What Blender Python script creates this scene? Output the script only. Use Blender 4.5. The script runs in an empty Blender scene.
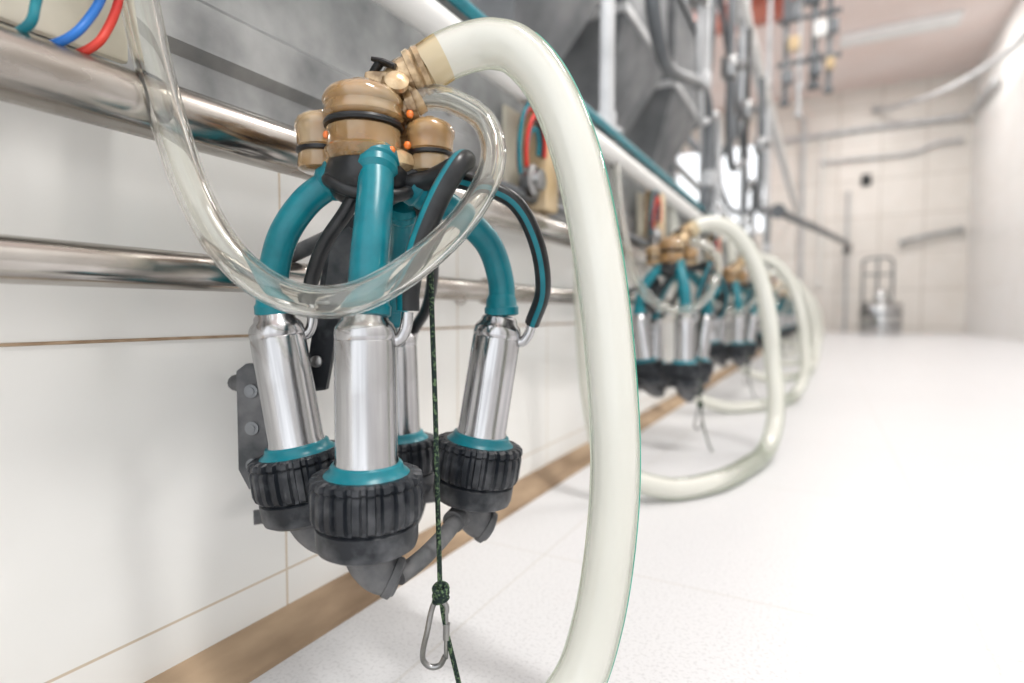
import bpy, bmesh, math
from mathutils import Vector, Matrix, Quaternion
S=bpy.context.scene
COL=S.collection
MM=0.001
ROT=math.radians(28.8)

# ------------------------------------------------------------------ materials
def principled(name, c1, c2=None, scale=20.0, rough=0.4, metal=0.0, bump=0.0, coat=0.0, trans=0.0, ior=1.45,
               stretch=(1,1,1), lo=0.35, hi=0.65, r2=None, sss=0.0, detail=6, mid=None):
    m=bpy.data.materials.new(name); m.use_nodes=True
    nt=m.node_tree; b=nt.nodes['Principled BSDF']
    b.inputs['Roughness'].default_value=rough; b.inputs['Metallic'].default_value=metal
    b.inputs['Coat Weight'].default_value=coat; b.inputs['Transmission Weight'].default_value=trans
    b.inputs['IOR'].default_value=ior
    tc=nt.nodes.new('ShaderNodeTexCoord'); mp=nt.nodes.new('ShaderNodeMapping'); mp.inputs['Scale'].default_value=stretch
    nz=nt.nodes.new('ShaderNodeTexNoise'); nz.inputs['Scale'].default_value=scale; nz.inputs['Detail'].default_value=detail
    nt.links.new(tc.outputs['Object'],mp.inputs['Vector']); nt.links.new(mp.outputs['Vector'],nz.inputs['Vector'])
    cr=nt.nodes.new('ShaderNodeValToRGB')
    cr.color_ramp.elements[0].position=lo; cr.color_ramp.elements[1].position=hi
    c2=c2 or c1
    cr.color_ramp.elements[0].color=(*c1,1); cr.color_ramp.elements[1].color=(*c2,1)
    if mid:
        e=cr.color_ramp.elements.new((lo+hi)/2); e.color=(*mid,1)
    nt.links.new(nz.outputs['Fac'],cr.inputs['Fac']); nt.links.new(cr.outputs['Color'],b.inputs['Base Color'])
    if r2 is not None:
        mr=nt.nodes.new('ShaderNodeMapRange'); mr.inputs['From Min'].default_value=lo; mr.inputs['From Max'].default_value=hi
        mr.inputs['To Min'].default_value=rough; mr.inputs['To Max'].default_value=r2
        nt.links.new(nz.outputs['Fac'],mr.inputs['Value']); nt.links.new(mr.outputs['Result'],b.inputs['Roughness'])
    if bump>0:
        bp=nt.nodes.new('ShaderNodeBump'); bp.inputs['Strength'].default_value=bump; bp.inputs['Distance'].default_value=0.001
        nt.links.new(nz.outputs['Fac'],bp.inputs['Height']); nt.links.new(bp.outputs['Normal'],b.inputs['Normal'])
    return m

M_teal=principled('teal_rubber',(.001,.150,.195),(.003,.20,.245),60,.30,bump=.1)
M_black=principled('black_rubber',(.008,.009,.011),(.018,.020,.022),80,.30,bump=.1)
M_cap=principled('dusty_black_plastic',(.010,.013,.018),(.13,.135,.145),55,.44,bump=.4,lo=.46,hi=.84)
M_noz=principled('grey_rubber',(.05,.055,.06),(.18,.18,.185),40,.6,bump=.2,lo=.35,hi=.7)
M_shell=principled('satin_steel',(.54,.54,.55),(.42,.42,.43),220,.16,1.0,bump=.02,stretch=(1,1,.05),r2=.25,detail=2)
M_rail=principled('worn_steel_pipe',(.56,.54,.51),(.28,.25,.22),9,.12,1.0,bump=.08,stretch=(3,1,3),r2=.32)
M_galv=principled('galvanised_sheet',(.44,.45,.45),(.22,.23,.235),16,.38,.6,bump=.35,r2=.60,lo=.3,hi=.7)
M_bin=principled('hopper_steel',(.26,.27,.28),(.13,.14,.15),8,.38,.6,bump=.3,r2=.60,lo=.3,hi=.7)
M_dark=principled('dark_grey_steel',(.09,.10,.11),(.20,.21,.22),5,.42,.5,bump=.2)
M_grey=principled('painted_grey_pipe',(.42,.43,.44),(.58,.59,.60),8,.4,.3)
M_amber=principled('amber_plastic',(.42,.22,.075),(.86,.66,.40),22,.10,.0,bump=.12,coat=1.0,trans=.62,ior=1.42,lo=.28,hi=.66,mid=(.74,.45,.18),detail=3)
M_core=principled('brown_inner_liner',(.10,.045,.015),(.34,.16,.05),40,.35,lo=.4,hi=.6)
M_brass=principled('weathered_brass_fitting',(.20,.12,.05),(.68,.50,.29),55,.20,.4,bump=.35,coat=.8,lo=.36,hi=.60)
M_white=principled('white_plastic_pipe',(.72,.72,.70),(.82,.82,.80),6,.35)
M_wood=principled('brown_curb',(.13,.08,.045),(.44,.32,.21),14,.75,bump=.6,stretch=(1,.3,1),lo=.3,hi=.62)
M_red=principled('red_paint',(.55,.02,.02),(.62,.05,.03),12,.35)
M_redbeam=principled('red_oxide_beam',(.36,.10,.07),(.46,.16,.11),3,.6)
M_blue=principled('blue_tube',(.01,.12,.45),(.02,.17,.55),12,.35)
M_cream=principled('cream_plastic',(.50,.36,.19),(.66,.52,.34),15,.45)
M_pale=principled('pale_lit_panel',(.60,.57,.46),(.74,.70,.58),15,.5)
M_cord=principled('braided_cord',(.008,.020,.017),(.10,.16,.08),420,.85,bump=.6,lo=.50,hi=.64,detail=1)
M_hook=principled('dull_steel_hook',(.38,.38,.38),(.27,.27,.27),60,.28,1.0)
M_can=principled('shiny_can_steel',(.62,.62,.62),(.50,.50,.50),20,.18,1.0)
M_ceil=principled('pinkish_ceiling',(.78,.66,.62),(.82,.72,.69),1.5,.8)
M_plaster=principled('white_plaster',(.80,.79,.77),(.87,.86,.84),2,.6,bump=.1)
M_conc=principled('concrete_platform',(.35,.34,.32),(.48,.47,.45),6,.8,bump=.3)
M_lampbody=principled('fill_lamp_enamel',(.8,.8,.8),(.85,.85,.85),5,.4)
M_gasket=principled('tan_sealant',(.26,.17,.10),(.46,.34,.23),60,.8,lo=.3,hi=.7)
M_green=principled('green_hose_stripe',(.02,.30,.20),(.04,.38,.28),30,.3)
M_glint=principled('orange_valve_ball',(.85,.16,.02),(.95,.25,.04),20,.25,coat=.8)

def glassy(name,col,white=.15,rough=.06,wcol=(.9,.92,.88),ior=1.38):
    m=bpy.data.materials.new(name); m.use_nodes=True; nt=m.node_tree
    b=nt.nodes['Principled BSDF']; out=nt.nodes['Material Output']
    b.inputs['Base Color'].default_value=(*col,1); b.inputs['Transmission Weight'].default_value=1
    b.inputs['Roughness'].default_value=rough; b.inputs['IOR'].default_value=ior
    d=nt.nodes.new('ShaderNodeBsdfDiffuse'); d.inputs['Color'].default_value=(*wcol,1)
    t=nt.nodes.new('ShaderNodeBsdfTranslucent'); t.inputs['Color'].default_value=(*wcol,1)
    ms=nt.nodes.new('ShaderNodeMixShader'); ms.inputs[0].default_value=.5
    nt.links.new(d.outputs[0],ms.inputs[1]); nt.links.new(t.outputs[0],ms.inputs[2])
    nz=nt.nodes.new('ShaderNodeTexNoise'); nz.inputs['Scale'].default_value=30
    mr=nt.nodes.new('ShaderNodeMapRange'); mr.inputs['To Min'].default_value=white*.6; mr.inputs['To Max'].default_value=white*1.4
    nt.links.new(nz.outputs['Fac'],mr.inputs['Value'])
    mx=nt.nodes.new('ShaderNodeMixShader'); nt.links.new(mr.outputs['Result'],mx.inputs[0])
    nt.links.new(b.outputs[0],mx.inputs[1]); nt.links.new(ms.outputs[0],mx.inputs[2])
    nt.links.new(mx.outputs[0],out.inputs['Surface'])
    return m
M_clear=glassy('clear_vinyl',(.96,.96,.92),.035,.01,ior=1.50)

# milky translucent hose: bright diffusing body, glassier towards grazing angles, glossy surface
def milky(name,ca,cb,tcol,gcol):
    m=bpy.data.materials.new(name); m.use_nodes=True; nt=m.node_tree
    b=nt.nodes['Principled BSDF']; out=nt.nodes['Material Output']
    b.inputs['Roughness'].default_value=.12; b.inputs['Coat Weight'].default_value=1.0; b.inputs['Coat Roughness'].default_value=.03
    nz=nt.nodes.new('ShaderNodeTexNoise'); nz.inputs['Scale'].default_value=7; nz.inputs['Detail'].default_value=2
    tc=nt.nodes.new('ShaderNodeTexCoord'); nt.links.new(tc.outputs['Object'],nz.inputs['Vector'])
    cr=nt.nodes.new('ShaderNodeValToRGB'); cr.color_ramp.elements[0].position=.3; cr.color_ramp.elements[1].position=.7
    cr.color_ramp.elements[0].color=(*ca,1); cr.color_ramp.elements[1].color=(*cb,1)
    nt.links.new(nz.outputs['Fac'],cr.inputs['Fac']); nt.links.new(cr.outputs['Color'],b.inputs['Base Color'])
    t=nt.nodes.new('ShaderNodeBsdfTranslucent'); t.inputs['Color'].default_value=(*tcol,1)
    m1=nt.nodes.new('ShaderNodeMixShader'); m1.inputs[0].default_value=.25
    nt.links.new(b.outputs[0],m1.inputs[1]); nt.links.new(t.outputs[0],m1.inputs[2])
    g=nt.nodes.new('ShaderNodeBsdfGlass'); g.inputs['Color'].default_value=(*gcol,1); g.inputs['IOR'].default_value=1.3; g.inputs['Roughness'].default_value=.03
    lw=nt.nodes.new('ShaderNodeLayerWeight'); lw.inputs['Blend'].default_value=.5
    mr=nt.nodes.new('ShaderNodeMapRange'); mr.inputs['From Min'].default_value=.38; mr.inputs['From Max'].default_value=.68; mr.inputs['To Min'].default_value=.05; mr.inputs['To Max'].default_value=.88
    nt.links.new(lw.outputs['Facing'],mr.inputs['Value'])
    m2=nt.nodes.new('ShaderNodeMixShader'); nt.links.new(mr.outputs['Result'],m2.inputs[0])
    nt.links.new(m1.outputs[0],m2.inputs[1]); nt.links.new(g.outputs[0],m2.inputs[2])
    nt.links.new(m2.outputs[0],out.inputs['Surface'])
    return m
M_milk=milky('milky_vinyl',(.74,.735,.67),(.82,.815,.76),(.88,.88,.82),(.90,.96,.91))
M_cuff=milky('yellowed_vinyl',(.62,.50,.30),(.74,.64,.44),(.86,.74,.50),(.90,.78,.52))

def tile_mat(name,axes,w,h,off,c1,c2,mort,msize,rough,speckle=0,wob=.0):
    m=bpy.data.materials.new(name); m.use_nodes=True; nt=m.node_tree
    b=nt.nodes['Principled BSDF']; b.inputs['Roughness'].default_value=rough
    tc=nt.nodes.new('ShaderNodeTexCoord'); sp=nt.nodes.new('ShaderNodeSeparateXYZ'); cb=nt.nodes.new('ShaderNodeCombineXYZ')
    nt.links.new(tc.outputs['Object'],sp.inputs[0])
    nt.links.new(sp.outputs[axes[0]],cb.inputs[0]); nt.links.new(sp.outputs[axes[1]],cb.inputs[1])
    mp=nt.nodes.new('ShaderNodeMapping'); mp.inputs['Location'].default_value=(-off[0],-off[1],0)
    nt.links.new(cb.outputs[0],mp.inputs['Vector'])
    br=nt.nodes.new('ShaderNodeTexBrick'); br.offset=0; br.squash=1
    br.inputs['Scale'].default_value=1; br.inputs['Brick Width'].default_value=w; br.inputs['Row Height'].default_value=h
    br.inputs['Mortar Size'].default_value=msize; br.inputs['Mortar Smooth'].default_value=.3
    br.inputs['Color1'].default_value=(*c1,1); br.inputs['Color2'].default_value=(*c2,1); br.inputs['Mortar'].default_value=(*mort,1)
    nt.links.new(mp.outputs[0],br.inputs['Vector'])
    last=br.outputs['Color']
    nz=nt.nodes.new('ShaderNodeTexNoise'); nz.inputs['Scale'].default_value=(280 if speckle else 4); nz.inputs['Detail'].default_value=3
    nt.links.new(tc.outputs['Object'],nz.inputs['Vector'])
    cr=nt.nodes.new('ShaderNodeValToRGB')
    if speckle:
        cr.color_ramp.elements[0].position=.33; cr.color_ramp.elements[1].position=.50; cr.color_ramp.elements[0].color=(1-speckle,)*3+(1,)
    else:
        cr.color_ramp.elements[0].position=.2; cr.color_ramp.elements[1].position=.7; cr.color_ramp.elements[0].color=(.93,.92,.90,1)
    cr.color_ramp.elements[1].color=(1,1,1,1)
    nt.links.new(nz.outputs['Fac'],cr.inputs['Fac'])
    mu=nt.nodes.new('ShaderNodeMix'); mu.data_type='RGBA'; mu.blend_type='MULTIPLY'; mu.inputs['Factor'].default_value=1
    nt.links.new(last,mu.inputs['A']); nt.links.new(cr.outputs['Color'],mu.inputs['B'])
    nt.links.new(mu.outputs['Result'],b.inputs['Base Color'])
    bp=nt.nodes.new('ShaderNodeBump'); bp.inputs['Strength'].default_value=.2; bp.inputs['Distance'].default_value=.0006; bp.invert=True
    nt.links.new(br.outputs['Fac'],bp.inputs['Height']); nt.links.new(bp.outputs['Normal'],b.inputs['Normal'])
    return m
M_walltile=tile_mat('wall_tile',('Y','Z'),.30,.232,(.375,.058),(.85,.85,.83),(.83,.83,.81),(.62,.53,.42),.0013,.16)
M_floortile=tile_mat('floor_tile',('X','Y'),.45,.45,(.15,.2),(.655,.655,.665),(.645,.645,.655),(.595,.585,.575),.0020,.34,speckle=.15)
M_fartile=tile_mat('far_wall_tile',('X','Z'),.6,.6,(0,.1),(.70,.67,.63),(.67,.64,.60),(.50,.46,.42),.010,.35)
M_sidetile=tile_mat('side_wall_tile',('Y','Z'),.6,.6,(0,.1),(.76,.75,.74),(.74,.73,.72),(.67,.65,.63),.006,.35)

# ------------------------------------------------------------------ mesh builder
def catmull(pts,sub):
    P=[Vector(p) for p in pts]
    if len(P)<3: return P,[i for i in range(len(P))]
    out=[];par=[]
    n=len(P)
    for i in range(n-1):
        p0=P[i-1] if i>0 else P[0]*2-P[1]
        p1=P[i];p2=P[i+1]
        p3=P[i+2] if i+2<n else P[-1]*2-P[-2]
        for k in range(sub):
            t=k/sub
            out.append(.5*((2*p1)+(-p0+p2)*t+(2*p0-5*p1+4*p2-p3)*t*t+(-p0+3*p1-3*p2+p3)*t**3)); par.append(i+t)
    out.append(P[-1]); par.append(n-1)
    return out,par

class B:
    def __init__(s): s.v=[];s.f=[];s.m=[]
    def sweep(s,pts,r,n=16,mi=0,sub=8,smooth=True,caps=True,stripe=None,flat=1.0,inner=None):
        if smooth: P,par=catmull(pts,sub)
        else: P=[Vector(p) for p in pts]; par=list(range(len(P)))
        def rad(t):
            if isinstance(r,(int,float)): return r
            i=min(int(t),len(r)-2); return r[i]+(r[i+1]-r[i])*(t-i)
        T=[]
        for i in range(len(P)):
            a=P[max(i-1,0)];b=P[min(i+1,len(P)-1)]; T.append((b-a).normalized())
        up=Vector((0,0,1)) if abs(T[0].z)<.9 else Vector((0,1,0))
        N=(up-T[0]*up.dot(T[0])).normalized()
        def rings(scale):
            nonlocal N
            Nn=N.copy(); base=len(s.v)
            for i,p in enumerate(P):
                if i>0:
                    q=T[i-1].rotation_difference(T[i]); Nn=q@Nn; Nn=(Nn-T[i]*Nn.dot(T[i])).normalized()
                Bn=T[i].cross(Nn); rr=rad(par[i])*scale
                for k in range(n):
                    a=2*math.pi*k/n
                    s.v.append(p+Nn*math.cos(a)*rr*flat+Bn*math.sin(a)*rr)
            return base
        b0=rings(1.0)
        for i in range(len(P)-1):
            for k in range(n):
                k2=(k+1)%n
                s.f.append((b0+i*n+k,b0+i*n+k2,b0+(i+1)*n+k2,b0+(i+1)*n+k))
                s.m.append(stripe[2] if stripe and stripe[0]<=k<stripe[1] else mi)
        L=(len(P)-1)*n
        if inner:
            b1=rings(inner)
            for i in range(len(P)-1):
                for k in range(n):
                    k2=(k+1)%n
                    s.f.append((b1+i*n+k,b1+(i+1)*n+k,b1+(i+1)*n+k2,b1+i*n+k2)); s.m.append(mi)
            for k in range(n):
                k2=(k+1)%n
                s.f.append((b0+k,b1+k,b1+k2,b0+k2)); s.m.append(mi)
                s.f.append((b0+L+k,b0+L+k2,b1+L+k2,b1+L+k)); s.m.append(mi)
        elif caps:
            s.f.append(tuple(b0+k for k in reversed(range(n)))); s.m.append(mi)
            s.f.append(tuple(b0+L+k for k in range(n))); s.m.append(mi)
        return s
    def lathe(s,prof,loc=(0,0,0),axis=(0,0,1),n=40,mi=0,rib=None):
        q=Vector((0,0,1)).rotation_difference(Vector(axis).normalized()); loc=Vector(loc); base=len(s.v)
        for j,(r,z) in enumerate(prof):
            for k in range(n):
                a=2*math.pi*k/n; rr=r
                if rib and rib[0]<=j<=rib[1]:
                    ph=(k*rib[2]/n)%1.0
                    rr=r*(1.0 if ph<.55 else rib[3])
                s.v.append(loc+q@Vector((rr*math.cos(a),rr*math.sin(a),z)))
        up=prof[-1][1]>=prof[0][1]
        for j in range(len(prof)-1):
            for k in range(n):
                k2=(k+1)%n
                q4=(base+j*n+k,base+j*n+k2,base+(j+1)*n+k2,base+(j+1)*n+k)
                s.f.append(q4 if up else q4[::-1]); s.m.append(mi)
        a=tuple(base+k for k in range(n)); L=base+(len(prof)-1)*n; b=tuple(L+k for k in range(n))
        s.f.append(a[::-1] if up else a); s.m.append(mi); s.f.append(b if up else b[::-1]); s.m.append(mi)
        return s
    def box(s,c,size,rot=None,mi=0,bev=0.0):
        bm=bmesh.new(); bmesh.ops.create_cube(bm,size=1)
        for v in bm.verts: v.co=Vector((v.co.x*size[0],v.co.y*size[1],v.co.z*size[2]))
        if bev>0: bmesh.ops.bevel(bm,geom=list(bm.edges),offset=bev,segments=2,affect='EDGES',profile=.5)
        R=rot or Matrix.Identity(3); base=len(s.v); bm.verts.index_update()
        for v in bm.verts: s.v.append(Vector(c)+R@v.co)
        for f in bm.faces: s.f.append(tuple(base+v.index for v in f.verts)); s.m.append(mi)
        bm.free(); return s
    def prism(s,poly,fn,d0,d1,mi=0):
        base=len(s.v); n=len(poly)
        for d in (d0,d1):
            for p in poly: s.v.append(Vector(fn(p[0],p[1],d)))
        s.f.append(tuple(base+k for k in range(n))); s.m.append(mi)
        s.f.append(tuple(base+n+k for k in reversed(range(n)))); s.m.append(mi)
        for k in range(n):
            k2=(k+1)%n; s.f.append((base+k,base+n+k,base+n+k2,base+k2)); s.m.append(mi)
        return s

def mk(name,b,mats,parent=None,loc=(0,0,0),rot=None,scale=1.0,angle=35,fix=False,**props):
    me=bpy.data.meshes.new(name)
    me.from_pydata([tuple(Vector(v)*scale) for v in b.v],[],b.f)
    if not isinstance(mats,(list,tuple)): mats=[mats]
    for m in mats: me.materials.append(m)
    me.polygons.foreach_set('material_index',b.m)
    me.polygons.foreach_set('use_smooth',[True]*len(me.polygons))
    if fix:
        bm=bmesh.new(); bm.from_mesh(me); bmesh.ops.recalc_face_normals(bm,faces=bm.faces); bm.to_mesh(me); bm.free()
    me.set_sharp_from_angle(angle=math.radians(angle)); me.update()
    o=bpy.data.objects.new(name,me); COL.objects.link(o)
    o.location=loc
    if rot is not None:
        o.rotation_mode='QUATERNION' if isinstance(rot,Quaternion) else 'XYZ'
        if isinstance(rot,Quaternion): o.rotation_quaternion=rot
        else: o.rotation_euler=rot
    if parent: o.parent=parent
    for k,v in props.items(): o[k]=v
    return o
def empty(name,loc,rotz=0,**props):
    o=bpy.data.objects.new(name,None); COL.objects.link(o); o.empty_display_size=.05; o.location=loc; o.rotation_euler=(0,0,rotz)
    for k,v in props.items(): o[k]=v
    return o
def copy_tree(root,offset):
    def rec(o,par):
        c=o.copy(); COL.objects.link(c)
        if par: c.parent=par; c.matrix_parent_inverse=o.matrix_parent_inverse.copy()
        for ch in list(o.children): rec(ch,c)
        return c
    c=rec(root,None); c.location=root.location+Vector(offset); return c
SP=.98   # cluster spacing along the wall
ACC=[SP*i-(.0 if i<2 else .06*(i-1)) for i in range(0,11)]   # offsets of the clusters along the wall

# ------------------------------------------------------------------ setting
YF=11.1; XR=2.36; ZC=4.0
mk('floor',B().box(((XR+.0)/2,YF/2-.9,-.05),(XR,YF+1.8,.1)),M_floortile,kind='structure')
mk('wall_left',B().box((-.06,YF/2-.9,.33),(.12,YF+1.8,.66)),M_walltile,kind='structure')
mk('wall_right',B().box((XR+.06,YF/2-.9,ZC/2),(.12,YF+1.8,ZC)),M_sidetile,kind='structure')
fw=B(); y=YF+.06
wx0,wx1,wz0,wz1=-2.1,-.44,1.75,3.35
fw.box(((-3.2+wx0)/2,y,ZC/2),(wx0+3.2,.12,ZC)); fw.box(((wx1+XR+.12)/2,y,ZC/2),(XR+.12-wx1,.12,ZC))
fw.box(((wx0+wx1)/2,y,wz0/2),(wx1-wx0,.12,wz0)); fw.box(((wx0+wx1)/2,y,(wz1+ZC)/2),(wx1-wx0,.12,ZC-wz1))
mk('wall_far',fw,M_fartile,kind='structure')
wn=B()
for xx in (wx0+.02,(wx0+wx1)/2,wx1-.02): wn.box((xx,YF+.03,(wz0+wz1)/2),(.04,.04,wz1-wz0))
for zz in (wz0+.02,wz1-.02): wn.box(((wx0+wx1)/2,YF+.03,zz),(wx1-wx0,.035,.04))
mk('window_1',wn,M_grey,kind='structure')
# ceiling with skylight
cx0,cx1,cy0,cy1=-1.5,-.25,5.6,7.2; Y0=-1.8
ce=B()
ce.box(((-3.2+cx0)/2,(Y0+YF)/2,ZC+.05),(cx0+3.2,YF-Y0,.1)); ce.box(((cx1+XR+.12)/2,(Y0+YF)/2,ZC+.05),(XR+.12-cx1,YF-Y0,.1))
ce.box(((cx0+cx1)/2,(Y0+cy0)/2,ZC+.05),(cx1-cx0,cy0-Y0,.1)); ce.box(((cx0+cx1)/2,(cy1+YF)/2,ZC+.05),(cx1-cx0,YF-cy1,.1))
mk('ceiling',ce,M_ceil,kind='structure')
mk('window_2',B().box(((cx0+cx1)/2,cy0+.02,ZC+.05),(cx1-cx0,.04,.1)).box(((cx0+cx1)/2,cy1-.02,ZC+.05),(cx1-cx0,.04,.1)).box(((cx0+cx1)/2,(cy0+cy1)/2,ZC+.05),(.03,cy1-cy0,.05)),M_grey,kind='structure')
mk('wall_outer',B().box((-3.14,YF/2-.9,.7),(.12,YF+1.8,1.4)).box((-3.14,YF-2,2.7),(.12,4,2.6)),M_plaster,kind='structure')
mk('floor',B().box((-1.6,YF/2-.9,.2),(2.96,YF+1.8,.4)),M_conc,kind='structure')
# curb
mk('baseboard_left',B().prism([(0,0),(.043,0),(.041,.004),(.006,.021),(0,.022)],lambda a,b,d:(a,d,b),-.8,YF),M_wood,kind='structure',fix=True,angle=20)
mk('trim_1',B().prism([(0,-.0012),(.0016,-.0008),(.0016,.0008),(0,.0012)],lambda a,b,d:(a,d,b+.29),-.8,YF),M_gasket,kind='structure',fix=True)

# ------------------------------------------------------------------ rails and long pipes
def longpipe(name,x,z,r,mat,label,cat,y0=-.6,y1=10.9,clamps=None):
    root=mk(name,B().sweep([(x,y0,z),(x,y1,z)],r,n=32,smooth=False),mat,label=label,category=cat)
    if clamps:
        for yy in clamps:
            b=B().lathe([(r+.001,-.012),(r+.004,-.011),(r+.004,.011),(r+.001,.012)],(x,yy,z),(0,1,0),32)
            b.sweep([(x-r,yy,z),(.001,yy,z)],.007,n=12,smooth=False)
            b.lathe([(.018,0),(.018,.004),(.01,.006)],(.0005,yy,z),(1,0,0),20)
            mk('clamp',b,M_rail,parent=root)
    return root
longpipe('milk_rail',.05,.451,.0205,M_rail,'thick stainless steel rail pipe along the tiled wall','pipe',clamps=[.64+SP*i for i in range(6)])
longpipe('support_rail',.05,.341,.0140,M_rail,'thinner worn stainless steel rail pipe below the main rail','pipe',clamps=[.68+SP*i for i in range(6)])
longpipe('vacuum_pipe',.055,.648,.019,M_white,'white plastic pipe running above the steel panel','pipe')
longpipe('air_pipe',.058,.692,.008,M_teal,'slim teal air line above the white pipe','pipe')
longpipe('drain_pipe',.045,.494,.009,M_dark,'thin dark steel pipe just above the main rail','pipe',y0=.66)
# galvanised panel
pf=lambda a,b,d:(a,d,b)
panel=empty('steel_panel',(0,0,.48),label='galvanised steel gutter panel bolted above the tiled wall',category='metal panel')
pp=B().prism([(.001,.474-.48),(.004,.474-.48),(.004,.515-.48),(.014,.523-.48),(.014,.560-.48),(.004,.568-.48),(.004,.70-.48),(.03,.716-.48),(.03,.719-.48),(.001,.705-.48)],pf,-.6,10.9)
mk('sheet',pp,M_galv,parent=panel,fix=True,angle=20)
for yy in [.44,1.0,1.55,2.1,2.65,3.2]:
    mk('bolt',B().lathe([(.0075,0),(.0075,.002),(.004,.002),(.004,.003),(.0035,.007),(0.001,.0075)],(0,0,0),(1,0,0),6),M_rail,parent=panel,loc=(.0138,yy,.535-.48-.0))
    mk('bolt',B().lathe([(.005,0),(.005,.003),(.001,.0045)],(0,0,0),(1,0,0),16),M_rail,parent=panel,loc=(.0038,yy+.21,.585-.48))

# ------------------------------------------------------------------ pulsator kits
def kit(z,withbox):
    r=empty('pulsator_unit',(.04,.165,z),label='pulsator with red, blue and teal air tubes on steel panel',category='pulsator',group='pulsators along the panel')
    mk('lit_panel_plate',B().box((-.018,-.02 if not withbox else .04,.01),(.008,.17 if not withbox else .09,.12),bev=.003),M_pale,parent=r)  # pale colour paints the lit stretch of panel behind the tubes
    if withbox:
        mk('housing',B().box((.006,.075,.0),(.045,.05,.17),bev=.006),M_cream,parent=r)
        mk('regulator',B().lathe([(.022,0),(.025,.003),(.025,.018),(.018,.022),(.016,.030),(.006,.032)],(0.006,.02,-.045),(1,0,0),28),M_hook,parent=r,label='round grey metal regulator cap')
        for (a,m,dx) in ((.050,M_red,.0),(.042,M_red,.010),(.034,M_black,.006),(.026,M_teal,.004),(.058,M_teal,.004)):
            pts=[(.016+dx+.004*math.sin(t),.018+a*math.cos(t)*.75,a*1.25*math.sin(t)+.0) for t in [math.radians(d) for d in range(-5,231,20)]]
            mk('air_tube',B().sweep(pts,.0033,n=12,sub=3),m,parent=r)
    else:
        for pts,m in (([(0,.03,.085),(.02,.045,.05),(.022,.047,.015),(.022,.042,-.02),(.022,.034,-.046),(.020,.023,-.064),(-.012,.008,-.072)],M_red),
                      ([(0,.01,.085),(.02,.030,.05),(.022,.037,.01),(.022,.032,-.024),(.022,.023,-.046),(.020,.010,-.064),(-.012,-.005,-.072)],M_blue),
                      ([(0,-.01,.085),(.02,-.003,.05),(.022,.001,.01),(.022,-.001,-.030),(.022,-.004,-.050),(.020,-.008,-.064),(-.012,-.016,-.072)],M_teal)):
            mk('air_tube',B().sweep(pts,.0026,n=12,sub=6),m,parent=r)
        mk('clip',B().sweep([(.0,-.015,.0),(.02,-.01,-.012),(.030,.01,-.012),(.03,.035,-.012),(.01,.05,-.012)],.004,n=12,sub=5),M_hook,parent=r)
    return r
k0=kit(.536,False)
k1=kit(.560,True); k1.location.y=.775
for yy in (1.49,2.45,3.43,4.41,5.4): copy_tree(k1,(0,yy-.775,0))

# ------------------------------------------------------------------ milking cluster
hero=empty('milking_cluster',(.146,.341,.31),ROT,label='milking cluster with amber claw, teal tubes and four steel teat cups',category='milking machine',group='milking clusters hanging along the wall')
def cpart(name,b,m,**k): return mk(name,b,m,parent=hero,scale=MM,**k)

def cup(top,bottom,nip_ang):
    top=Vector(top);d=(Vector(bottom)-top).normalized()
    q=Vector((0,0,-1)).rotation_difference(d)
    sh=mk('teat_cup',B().lathe([(9,5),(13,4.5),(15,2),(15.5,-1),(18.5,-4),(20,-7),(20.4,-10),(20.4,-13),(19.9,-14),(20.4,-15),(20.6,-50),(20.8,-94),(21.5,-97),(21.5,-104)],n=64),M_shell,parent=hero,loc=top*MM,rot=q,scale=MM,angle=40,label='brushed stainless steel teat cup shell')
    mk('collar',B().lathe([(21.2,-98),(23.4,-98.3),(24.2,-99.5),(24.5,-102),(28,-104.5),(31,-107.5),(31,-115)],n=64),M_teal,parent=sh,scale=MM,angle=50)
    prof=[(26,-105.5),(34.0,-105.0),(37.0,-106.5),(38.0,-110.0),(36.0,-112),(37.2,-113.5),(37.8,-116),(37.8,-131),(36.6,-135),(34.5,-137),(32.5,-138),(34.4,-139.5),(34.2,-151),(33,-155),(29,-157.5),(20,-158)]
    mk('cap',B().lathe(prof,n=168,rib=(1,8,24,.92)),M_cap,parent=sh,scale=MM,angle=28)
    nb=B().lathe([(18,-152),(18,-160),(16.5,-162),(14.5,-168)],n=36)
    nb.sweep([(0,0,-158),(3,0,-167),(9,0,-175),(20,2,-180)],[17.5,16,14,12],n=24,sub=6)
    nb.lathe([(12,-4),(14.5,-3),(14.5,2),(12.5,3)],(17,1.5,-179),(1,.1,-.5),24)
    mk('nozzle',nb,M_noz,parent=sh,scale=MM)
    a=nip_ang
    nv=B().sweep([(17*math.cos(a),17*math.sin(a),-16),(23*math.cos(a),23*math.sin(a),-14),(27*math.cos(a),27*math.sin(a),-6),(28*math.cos(a),28*math.sin(a),4)],4.2,n=14,sub=5)
    mk('nipple',nv,M_shell,parent=sh,scale=MM)
    return sh
cup((12,-67,-3),(12,-67,-150),math.radians(10))
cup((-73,-9,-4),(-52,-9,-137),math.radians(20))
cup((100,36,-6),(79,36,-138),math.radians(-10))
cup((-3,104,-17),(0,104,-140),math.radians(60))

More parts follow.
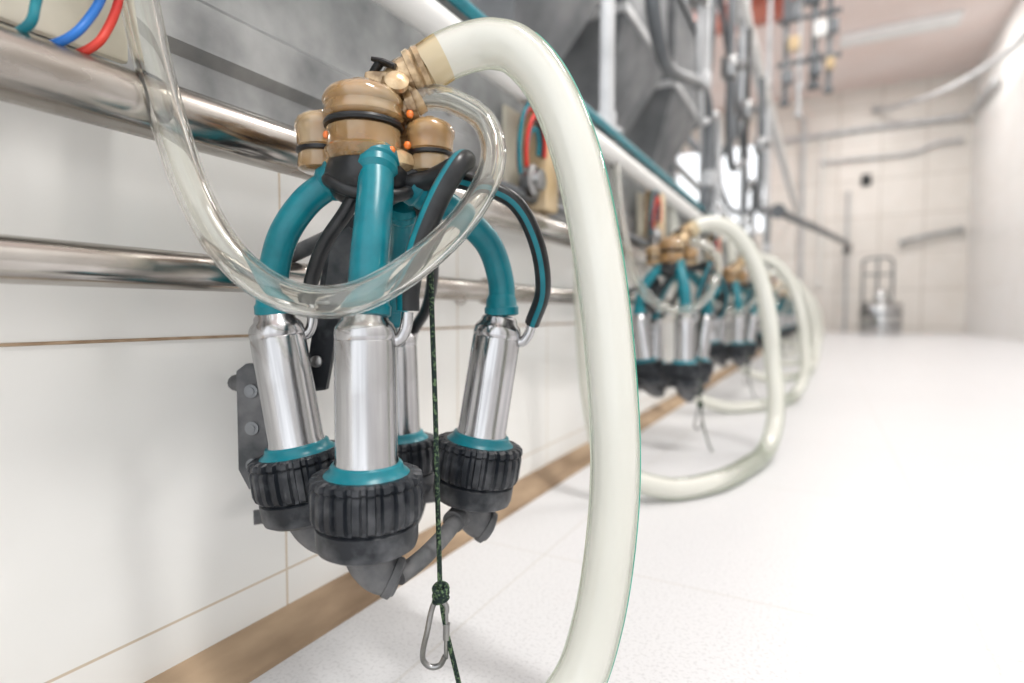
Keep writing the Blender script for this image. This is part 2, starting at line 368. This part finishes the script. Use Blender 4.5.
# milk tubes
def mtube(pts,r):
    n=len(pts)
    rr=[r]*n
    b=B().sweep(pts,rr,n=24,sub=8)
    p0=Vector(pts[0]);d=(Vector(pts[1])-p0).normalized()
    b.lathe([(r+.5,-4),(r+3.2,-3),(r+3.4,3),(r+2,5),(r+1.6,10),(r,14)],p0,d,36)
    p1=Vector(pts[-1]);d=(Vector(pts[-2])-p1).normalized()
    b.lathe([(r+1,-8),(r+4,-7),(r+4.5,0),(r+3,2),(r+3,8),(r,12)],p1,d,36)
    cpart('milk_tube',b,M_teal)
mtube([(13,-66,2),(13.5,-63,28),(14,-53,58),(13,-38,86),(10.5,-24,110)],12.8)
mtube([(-73,-9,3),(-73,-11,25),(-64,-13,58),(-46,-12,85),(-24,-8,103)],11.2)
mtube([(102,36,2),(101,36,30),(90,30,60),(64,14,83),(38,2,98)],11.2)
mtube([(-3,104,-10),(2,94,30),(12,66,66),(18,38,90)],11.2)
# black pulse tubes with teal stripe
def ptube(pts,r=6.8,st=(0,5),sub=8):
    cpart('pulse_tube',B().sweep(pts,r,n=20,sub=sub,stripe=(st[0],st[1],1)),[M_black,M_teal])
ptube([(40,-62,2),(41,-62,20),(49,-60,50),(61,-56,80),(73,-48,103),(77,-34,110),(66,-20,108),(48,-10,102),(30,-6,100)],7.9,(7,9))
ptube([(30,0,104),(55,-8,104),(80,-12,99),(112,-10,86),(130,0,56),(136,12,20),(128,30,-8)],6.4,(5,7))
ptube([(-46,-14,2),(-42,-14,26),(-30,-20,52),(-12,-24,76),(0,-24,98)],5.5,(0,2))
ptube([(12,124,-16),(30,100,10),(40,60,50),(34,20,92),(20,4,102)],5.5,(0,2))
ptube([(34,0,98),(26,-22,88),(-2,-32,88),(-24,-26,98),(-20,-10,104)],5.0,(3,5))
# claw
cb=B().lathe([(18,84),(25,88),(30,95),(32,104),(30,112),(27,118)],(0,-8,0),n=48)
for (x,y_,a) in ((10,-24,0),(-26,-8,0),(38,2,0),(18,34,0)):
    cb.sweep([(0,-8,102),(x,y_,106)],12.5,n=20,smooth=False)
cpart('claw_base',cb,M_black)
cpart('claw_bowl',B().lathe([(21,112),(25,114),(28,118),(29,122),(27.5,124),(27.5,137),(25.8,138.5),(25.8,143.5),(28,145),(29.8,147),(29.8,149),(28.8,151),(28.8,154),(30.0,155.5),(30.3,158),(29.5,161),(26.5,165.5),(21,168.5),(14,171),(12,173),(8,174)],(-1,-13,0),n=56),M_amber,label='translucent amber plastic claw bowl')
cpart('inner_liner',B().lathe([(10,114),(18,118),(20,132),(17,136),(19,150),(16,160),(8,165)],(-1,-13,0),n=32),M_core,label='brown liner inside the amber bowl')
cpart('sealing_ring',B().lathe([(25,138.2),(28.8,139),(29.6,141),(28.8,143),(25,143.8)],(-1,-13,0),n=56),M_black)
cpart('claw_hub',B().lathe([(24,106),(34,108),(38,112),(38,116),(36,121),(30,125),(20,127)],(2,4,0),n=56),M_brass)
for (x,y_,r,z0,z1) in ((-37,0,18.5,110,151),(47,2,17.5,108,147),(24,28,18,118,160),(-16,28,18,118,156)):
    cpart('claw_chamber',B().lathe([(r-4,z0),(r-.5,z0+2),(r,z0+5),(r-.6,z0+12),(r-1.6,z0+14),(r-1.6,z0+18),(r,z0+19),(r+.5,z1-11),(r+1.8,z1-9),(r+1.8,z1-5),(r,z1-1),(r-4,z1+2),(8,z1+4),(5,z1+4.2),(4,z1+6),(2,z1+6)],(x,y_,0),n=36),M_amber)
    cpart('inner_liner',B().lathe([(5,z0+2),(10,z0+5),(11,z0+16),(7,z0+20),(9,z1-8),(4,z1-3)],(x,y_,0),n=24),M_core)
    cpart('sealing_ring',B().lathe([(r-2,z0+13.6),(r+.8,z0+14.5),(r+.8,z0+17.0),(r-2,z0+17.9)],(x,y_,0),n=36),M_black)
for (x,y_,z) in ((-25,-26,131),(23,-29,119),(32,-14,127),(34,-14,150)):
    cpart('valve_ball',B().lathe([(.5,-3.0),(2.1,-2.3),(3.0,0),(2.1,2.3),(.5,3.0)],(x,y_,z),n=16),M_glint,label='small orange bead painted in as a glint')  # orange beads that paint the glints on the claw
br=B()
for (x,y_) in ((-38,0),(47,2),(24,28),(-16,28)): br.sweep([(0,6,133),(x,y_,132)],8,n=16,smooth=False)
br.sweep([(18,-2,150),(20,-2,166),(24,-1,180),(36,0,186),(50,0,192)],[14,13.5,14,15.5,16.5],n=28,sub=6)
br.lathe([(14,-7),(18,-6),(18.5,-2),(17,0),(18.5,2),(18,6),(15,8)],(38,0,187),(1,0,.45),30)
br.lathe([(13,-5),(17,-4),(17,3),(14,4)],(22,-1,172),(.35,0,1),30)
br.sweep([(18,-3,158),(30,-2,160),(40,-1,166)],[12,11,10.5],n=24,sub=5)
br.lathe([(9,-4),(14,-3),(14,3),(10,4)],(33,-2,161),(1,0,.4),24)
br.box((12,-6,175),(26,18,16),bev=4)
br.lathe([(8,0),(9,1),(9,5),(6,7)],(25,-18,170),(.2,-.9,.4),20)
cpart('outlet_adapter',br,M_brass,label='weathered brass-coloured outlet fitting')
lv=B().sweep([(2,-8,172),(6,-10,182),(12,-14,188)],[4,3.5,3.5],n=12,sub=5)
lv.sweep([(6,-16,190),(14,-15,188),(24,-16,184)],[2.5,4.2,3.4],n=12,sub=5,flat=.6)
lv.lathe([(6,0),(6.5,1),(6.5,6),(4,8)],(2,-8,167),(0,0,1),16)
cpart('shutoff_lever',lv,M_black)
# clear hose
clear=[(-105,35,336),(-115,20,362),(-136,-20,370),(-143,-60,322),(-139,-67,250),(-134,-67,210),(-122,-67,150),(-102,-67,83),(-73,-76,38),(-37,-84,13),(5,-94,8),(43,-84,27),(78,-60,64),(97,-40,106),(91,-22,141),(67,-9,161),(45,-2,167),(34,-2,163)]
cr_=[12,12,12,12,11.8,11.8,11.5,11.2,11,10.6,10.4,10,9.6,9.3,9.3,9.3,9.6,10]
cpart('clear_hose',B().sweep(clear,cr_,n=28,sub=9,inner=.64),M_clear,label='clear transparent vinyl hose')
# milk hose
hose_top=[(44,0,189),(60,0,199),(80,0,206),(98,-4,206),(117,-9,197),(139,-13,169),(159,-22,115),(174,-31,39),(183,-36,-41),(186,-40,-113)]
hero_tail=[(181,-45,-176),(171,-50,-228),(155,-58,-266),(123,-75,-288),(62,-110,-290.5),(-30,-150,-290.5),(-110,-160,-290.5),(-150,-130,-290.5)]
def hosebuild(pts):
    b=B().sweep(pts,18.0,n=40,sub=10)
    nf=40*9   # yellowed length next to the fitting
    for k in range(nf): b.m[k]=1
    return b
milk_hose=cpart('milk_hose',hosebuild(hose_top+hero_tail),[M_milk,M_cuff],label='thick milky white translucent hose')
def stripe(pts):
    P,_=catmull(pts,10); out=[]
    for i,p in enumerate(P):
        T=(P[min(i+1,len(P)-1)]-P[max(i-1,0)]).normalized()
        N=Vector((-T.z,0,T.x)); N.normalize(); out.append(p+(N*.98+Vector((0,-.26,0))).normalized()*17.8)
    return out
cpart('hose_stripe',B().sweep(stripe(hose_top+hero_tail[:4])[40:-8],.8,n=8,smooth=False),M_green,label='thin green line along the hose')
# cord + carabiner
cpart('cord',B().sweep([(50,-14,92),(54,-40,70),(54,-48,22),(56,-47,-62),(57,-46,-120),(58,-45,-175),(59,-45,-204),(63,-45,-232),(70,-45,-263),(80,-52,-300),(84,-60,-306)],1.9,n=10,sub=8),M_cord,label='dark green braided cord')
kn=B()
for i in range(3):
    kn.sweep([(59+4.5*math.cos(t),-45+4.5*math.sin(t),-200-4*i+1.5*math.sin(t*1+i)) for t in [j*math.pi/4 for j in range(9)]],2.1,n=10,sub=3)
cpart('knot',kn,M_cord)
ca=[(60,-45,-209),(55,-45,-210),(52,-45,-217),(49,-46,-232),(46,-46,-245),(46,-46,-253),(51,-46,-258),(58,-46,-257),(62,-46,-250)]
cg=B().sweep(ca,2.1,n=12,sub=5).sweep([(60,-45,-209),(63,-45,-213),(63,-45,-218)],2.1,n=12,sub=4)
cg.sweep([(63,-45,-216),(62.5,-45.5,-252)],1.6,n=12,smooth=False)
cg.sweep([(63,-45,-226),(62.8,-45,-238)],2.6,n=14,smooth=False)
cpart('carabiner',cg,M_hook,label='small grey steel carabiner with gate')

# copied clusters with floor-looping hose
ROTI=Matrix.Rotation(-ROT,3,'Z')
w=lambda dx,dy,dz: tuple(ROTI@Vector((dx,dy,dz)))   # wall-aligned mm offset -> cluster frame
tail2=[w(226,45,-180),w(224,10,-245),w(208,-60,-286),w(182,-170,-291),w(140,-300,-291),w(70,-390,-288),w(-10,-430,-250),w(-40,-440,-150),w(-52,-445,0),w(-56,-448,120),w(-72,-450,240),w(-84,-450,330)]
copies=[]
for i in range(1,10):
    c=copy_tree(hero,(0,ACC[i],0)); copies.append(c)
def hmesh(k):
    top=[(x+max(0,x-90)*k,yy,z) for (x,yy,z) in hose_top]
    sh=(k-.42)*95
    tl=[(p[0]+sh*max(0,1-i/6),p[1],p[2]) for i,p in enumerate(tail2)]
    tmp=mk('milk_hose_shape',hosebuild([Vector(p) for p in top+tl]),[M_milk,M_cuff],scale=MM); hm=tmp.data; bpy.data.objects.remove(tmp); return hm
HM=[hmesh(.42),hmesh(.75),hmesh(1.1)]
for i,c in enumerate(copies):
    for ch in list(c.children):
        if ch.name.startswith('milk_hose'): ch.data=HM[(0,1,2,1,2,2,1,2,2)[i]]
        if ch.name.startswith('hose_stripe') or ch.name.startswith('valve_ball'): bpy.data.objects.remove(ch)
    c.rotation_euler=(0,0,ROT+math.radians([3,-4,2,5,-3,2,-2,3,1][i]))

# ------------------------------------------------------------------ cluster holder + wash manifold
ho=empty('cluster_holder',(.146,.341,.31),ROT,label='black and grey bracket holding a milking cluster on the rail',category='bracket',group='cluster brackets on the wall')
hp=lambda n,b,m,**k: mk(n,b,m,parent=ho,scale=MM,**k)
loc=lambda a,b,d:(a,d,b)
hp('hook_arm',B().prism([(-25,84),(-42,63),(-52,11),(-63,-56),(-60,-66),(-46,-64),(-33,2),(-16,61),(-14,80)],loc,26,34),M_cap,fix=True,angle=20)
hp('hook_arm',B().prism([(-20,70),(-34,60),(-40,20),(-36,0),(-28,-2),(-24,20),(-12,56)],loc,10,22),M_noz,fix=True,angle=20)
hp('hinge_pin',B().lathe([(5,0),(7,1),(7,6),(4,8)],(-46,27,8),(0,-1,0),20),M_hook)
hp('hinge_pin',B().lathe([(4,0),(5,1),(5,3),(3,4)],(-53,27,-40),(0,-1,0),20),M_hook)
pl=B().prism([(-110,-46),(-102,-40),(-90,-40),(-86,-64),(-86,-120),(-91,-139),(-102,-142),(-110,-126)],loc,4,10)
for z in (-62,-92,-122): pl.lathe([(5.5,0),(5.5,2),(3,2.2),(3,3)],(-98,4,z),(0,-1,0),20,mi=1)
hp('mounting_plate',pl,[M_noz,M_dark],fix=True,angle=25)
hp('strut',B().sweep([(-94,8,-50),(-78,20,-52),(-58,28,-48)],6,n=12,sub=4),M_noz)
hp('strut',B().sweep([(-94,10,-60),(-110,22,-60),(-130,44,-60)],7,n=12,sub=4),M_noz)
hp('strut',B().sweep([(-30,30,70),(-55,52,64),(-92,55,48)],7,n=12,sub=5),M_noz)
for i in range(1,10): copy_tree(ho,(0,ACC[i],0))
wm=empty('wash_manifold',(.146,.341,.13),ROT,label='grey plastic wash manifold pipe under the teat cups',category='pipe fitting',group='wash manifolds')
wb=B().sweep([(32,-64,-2),(46,-42,2),(60,0,6),(68,40,10),(58,80,6),(14,106,6)],6.5,n=20,sub=8)
wb.lathe([(7,-7),(9.5,-6),(9.5,6),(7,7)],(64,20,8),(.3,.9,.1),24)
wb.sweep([(66,22,6),(84,36,10),(92,37,16)],7,n=18,sub=5)
wb.sweep([(40,95,4),(-20,100,-4),(-80,70,-2),(-120,50,-2)],6.5,n=16,sub=6)
mk('pipe_body',wb,M_noz,parent=wm,scale=MM)
for i in range(1,10): copy_tree(wm,(0,ACC[i],0))

# ------------------------------------------------------------------ hoppers above the wall
def hopper(y0,x0=-.30):
    r=empty('feed_hopper',(x0,y0,1.0),label='grey sheet steel feed hopper with sloping sides',category='hopper',group='feed hoppers behind the wall')
    b=B(); t=[(-.22,-.26,.62),(.2,-.26,.62),(.2,.26,.62),(-.22,.26,.62)]; m_=[(-.22,-.26,.25),(.2,-.26,.25),(.2,.26,.25),(-.22,.26,.25)]; lo=[(-.1,-.07,-.12),(.04,-.07,-.12),(.04,.07,-.12),(-.1,.07,-.12)]
    for ring in (t,m_,lo):
        for p in ring: b.v.append(Vector(p))
    for k in range(4):
        k2=(k+1)%4
        b.f.append((k,k2,4+k2,4+k)); b.m.append(0); b.f.append((4+k,4+k2,8+k2,8+k)); b.m.append(0)
    b.f.append((0,1,2,3)); b.m.append(0); b.f.append((11,10,9,8)); b.m.append(0)
    mk('bin',b,M_bin,parent=r,fix=True,angle=10)
    rim=[(-.235,-.275),(.215,-.275),(.215,.275),(-.235,.275)]
    mk('rim',B().prism(rim,lambda a,b_,d:(a,b_,d),.60,.64),M_dark,parent=r,fix=True,angle=10)
    mk('stiffener',B().prism([(-.225,-.265),(.208,-.265),(.208,.265),(-.225,.265)],lambda a,b_,d:(a,b_,d),.24,.265),M_grey,parent=r,fix=True,angle=10)
    mk('chute',B().sweep([(-.03,0,-.1),(-.03,0,-.25),(-.1,0,-.42),(-.12,0,-.6)],.05,n=20,sub=5),M_dark,parent=r)
    return r
h0=hopper(1.35)
for yy in (2.0,2.65): copy_tree(h0,(0,yy-1.35,0))
# posts
def post(x,y_,r,z1=ZC,z0=.72,m=M_grey,lab='light grey vertical steel post rising to the ceiling'):
    b=B().sweep([(0,0,0),(0,0,z1-z0)],r,n=20,smooth=False)
    ob=mk('support_post',b,m,loc=(x,y_,z0),label=lab,category='post',group='steel posts')
    mk('flange',B().lathe([(r*2.2,0),(r*2.2,.01),(r*1.3,.015),(r*1.3,.05)],(0,0,0),(0,0,1),20),m,parent=ob)
    for zz in (.5,1.3): mk('clamp',B().lathe([(r*1.05,zz),(r*1.4,zz+.01),(r*1.4,zz+.06),(r*1.05,zz+.07)],(0,0,0),(0,0,1),20),m,parent=ob)
for (x,y_,r) in ((.01,1.27,.017),(.01,2.45,.018),(.01,3.7,.022),(.01,5.2,.018)): post(x,y_,r)
# bent stall tubes
def stall(y0,s=1.0):
    b=B().sweep([(-.5,0,1.5),(-.47,0,1.1),(-.35,0,.82*s),(-.18,.0,.72*s),(-.08,.0,.82*s),(-.04,.0,1.05),(-.03,.0,1.5)],.03,n=18,sub=8)
    ob=mk('stall_tube',b,M_dark,loc=(-.06,y0,.72),label='dark bent steel stall tube behind the wall',category='tube',group='bent stall tubes')
    mk('leg',B().sweep([(-.5,0,-.32),(-.5,0,1.5)],.022,n=16,smooth=False),M_dark,parent=ob)
    return ob
for yy,s in ((1.675,1),(3.15,.8),(4.3,1),(6.0,.8)): stall(yy,s)
for (x,z,r,m_) in ((-.02,2.05,.03,M_grey),(.09,1.78,.016,M_white),(-.62,1.5,.03,M_galv)):
    b=B().sweep([(x,1.1,z),(x,10.9,z)],r,n=20,smooth=False)
    for yy in (2,4,6,8): b.lathe([(r,-.03),(r*1.3,-.028),(r*1.3,.028),(r,.03)],(x,yy,z),(0,1,0),20)
    mk('overhead_pipe',b,m_,label='long steel pipe carried above the stalls',category='pipe')
# S-shaped dark conduits dropping from the overhead pipe to the white pipe
def conduit(y0,k,rr,m_=M_dark,lab='dark grey bent conduit dropping to the white pipe'):
    pts=[(.085,y0,1.77),(.08,y0+.01,1.45),(.075,y0+.03,1.15),(.075,y0+.08,1.02),(.075,y0+.25*k,.97),(.075,y0+.6*k,1.05),(.075,y0+.80*k,1.08),(.075,y0+.90*k,1.02),(.07,y0+.92*k,.85),(.06,y0+.92*k,.667)]
    b=B().sweep(pts,rr,n=18,sub=8)
    o=mk('bent_conduit',b,m_,label=lab,category='pipe',group='bent conduits')
    mk('coupling',B().lathe([(rr,-.03),(rr*1.5,-.025),(rr*1.5,.025),(rr,.03)],(.075,y0+.92*k,.80),(0,0,1),20),M_grey,parent=o)
    mk('valve_body',B().box((.075,y0+.012,1.36),(.06,.07,.09),bev=.01).lathe([(.012,0),(.02,.01),(.02,.03),(.01,.035)],(.105,y0+.012,1.36),(1,0,0),16),M_hook,parent=o)
conduit(1.36,.9,.018); conduit(2.62,.7,.016); conduit(3.9,.8,.018); conduit(1.95,.5,.010,M_grey,'thin light grey bent conduit dropping to the white pipe')
conduit(3.2,.5,.013,M_black,'black bent hose dropping to the white pipe')
# angled brace bar between posts
for (ya,yb,za,zb) in ((2.45,3.7,1.9,1.25),):
    mk('brace_bar',B().sweep([(.01,ya,za),(.01,yb,zb)],.014,n=14,smooth=False).lathe([(.014,-.03),(.022,-.025),(.022,.025),(.014,.03)],(.01,(ya+yb)/2,(za+zb)/2),(0,yb-ya,zb-za),16),M_dark,label='slanted dark steel brace bar between posts',category='bar')
# red beam
for yy in (7.4,):
    b=B().prism([(-.08,-.14),(.08,-.14),(.08,-.12),(.01,-.12),(.01,.12),(.08,.12),(.08,.14),(-.08,.14),(-.08,.12),(-.01,.12),(-.01,-.12),(-.08,-.12)],lambda a,b_,d:(d,a+yy,b_+ZC-.145),-3.0,.12)
    mk('roof_beam',b,M_redbeam,fix=True,angle=20,label='red-brown painted steel roof beam under the ceiling',category='beam')
# hanging valve assembly
va=empty('valve_assembly',(.30,5.05,1.85),label='cluster of hanging pipes, valves and small control boxes',category='valves')
for (dx,r,z0) in ((-.16,.02,.1),(-.06,.014,.0),(.04,.026,.2),(.14,.02,.15)):
    mk('pipe',B().sweep([(dx,0,z0),(dx,0,ZC-1.85)],r,n=16,smooth=False).lathe([(r,0),(r*1.8,.01),(r*1.8,.05),(r,.06)],(dx,0,z0+.2),(0,0,1),16).lathe([(r*1.8,0),(r*1.8,.03),(r,.04)],(dx,0,z0),(0,0,1),16),M_dark if r>.016 else M_grey,parent=va)
for zz in (.42,.75): mk('pipe',B().sweep([(-.22,.0,zz),(.22,0,zz)],.02,n=16,smooth=False),M_dark,parent=va)
for (dx,dz,m_,s_) in ((-.1,.55,M_cream,.08),(.08,.62,M_white,.09),(.02,.9,M_dark,.12),(.15,.35,M_cream,.06),(-.14,.3,M_dark,.08),(.14,.95,M_dark,.11),(-.12,.80,M_dark,.12),(.05,.32,M_dark,.08),(.16,.62,M_dark,.08)):
    mk('control_box',B().box((dx,-.04,dz),(s_,.06,s_*1.3),bev=.008),m_,parent=va)
# far wall fittings
def fpipe(pts,r,m_,lab):
    b=B().sweep(pts,r,n=18,sub=8)
    for p in (pts[0],pts[-1]):
        b.lathe([(r*1.6,-.02),(r*1.6,.02),(r,.03)],p,(Vector(pts[1])-Vector(pts[0])),16)
    mk('wall_pipe',b,m_,label=lab,category='pipe')
fpipe([(-.2,11.03,3.3),(1.2,11.03,3.32),(2.0,11.0,3.3),(2.27,10.8,3.3),(2.29,9.5,3.28)],.04,M_grey,'light pipe turning the corner of the tiled end wall')
fpipe([(1.1,11.0,3.6),(1.3,10.7,3.5),(1.8,9.6,3.3),(2.15,8.3,3.2),(2.28,7.5,3.3),(2.3,6.5,3.4)],.035,M_grey,'grey pipe sloping along the side wall')
fpipe([(.07,11.02,.05),(.07,11.02,1.5),(.07,11.02,3.6)],.03,M_grey,'vertical grey pipe on the end wall')
fpipe([(.35,11.02,.8),(.35,11.02,2.0),(.35,11.02,3.2)],.022,M_white,'slim vertical white pipe on the end wall')
fpipe([(.35,11.03,2.85),(.9,11.03,2.85),(1.6,11.03,2.85),(1.9,11.02,2.95),(2.2,11.0,2.95)],.025,M_grey,'thin grey pipe crossing the tiled end wall')
fpipe([(.75,11.02,.05),(.75,11.02,1.2),(.75,11.02,2.3)],.022,M_grey,'grey vertical pipe beside the receiver on the end wall')
fpipe([(1.5,11.0,1.45),(1.7,11.0,1.5),(1.9,11.0,1.55),(2.25,11.0,1.60)],.035,M_galv,'short steel pipe along the tiled end wall')
fpipe([(.08,5.5,1.2),(.4,7.8,1.3),(.75,10.4,1.39),(.75,10.95,1.36)],.04,M_dark,'dark milk line pipe sloping down toward the end wall')
mk('wall_socket',B().box((0,0,0),(.14,.05,.18),bev=.01).lathe([(.05,0),(.05,.03),(.03,.04)],(0,-.025,0),(0,-1,0),20),M_black,loc=(1.0,11.075,2.5),label='black socket box on the end wall',category='socket')
# receiver can
rc=mk('milk_receiver',B().lathe([(.23,0),(.27,.01),(.275,.05),(.275,.38),(.265,.42),(.285,.43),(.285,.455),(.25,.47),(.15,.52),(.08,.545)],n=48),M_can,loc=(1.19,10.2,0),label='wide shiny stainless steel milk can with lid on the floor',category='milk can')
mk('lid_dome',B().lathe([(.08,.53),(.09,.54),(.09,.62),(.07,.66),(.04,.68)],n=32),M_can,parent=rc)
mk('frame',B().sweep([(-.24,0,.44),(-.24,0,1.0),(-.22,0,1.12),(0,0,1.15),(.12,0,1.12),(.14,0,1.0),(.14,0,.50)],.018,n=12,sub=6).sweep([(-.05,0,.66),(-.05,0,1.15)],.018,n=12,smooth=False).sweep([(-.24,0,.9),(.14,0,.9)],.015,n=12,smooth=False),M_dark,parent=rc)
for zz in (.12,.30): mk('band',B().lathe([(.275,zz),(.281,zz+.005),(.281,zz+.025),(.275,zz+.03)],n=48),M_dark,parent=rc)

# ------------------------------------------------------------------ lights
def lamp(x,y_,e):  # ceiling lamps added to fill the room with soft light
    r=mk('added_ceiling_lamp',B().box((0,0,0),(1.3,.34,.06),bev=.01),M_lampbody,loc=(x,y_,ZC-.031),label='added white lamp under the ceiling for soft fill light',category='lamp',group='added ceiling fill lamps')
    ld=bpy.data.lights.new('fill_light','AREA'); ld.shape='RECTANGLE'; ld.size=1.2; ld.size_y=.28; ld.energy=e; ld.color=(1,.98,.95)
    o=bpy.data.objects.new('fill_light',ld); COL.objects.link(o); o.parent=r; o.location=(0,0,-.034)
for (x,y_,e) in ((1.4,.2,88),(1.4,3.0,54),(1.2,6.0,52),(1.2,9.0,58),(-1.4,3,32),(-1.4,7.5,45)): lamp(x,y_,e)
W=bpy.data.worlds.new('sky'); S.world=W; W.use_nodes=True
bg=W.node_tree.nodes['Background']; bg.inputs[0].default_value=(.955,.975,1,1); bg.inputs[1].default_value=1.85

# ------------------------------------------------------------------ camera
cd=bpy.data.cameras.new('camera'); cam=bpy.data.objects.new('camera',cd); COL.objects.link(cam)
cd.sensor_width=36; cd.lens=20.0; cd.clip_start=.01
cam.location=(.46,0,.31)
cam.rotation_euler=(math.radians(90-2.8),0,ROT)
cd.dof.use_dof=True; cd.dof.focus_distance=.42; cd.dof.aperture_fstop=2.8
S.camera=cam
S.view_settings.view_transform='Standard'
S.view_settings.look='None'
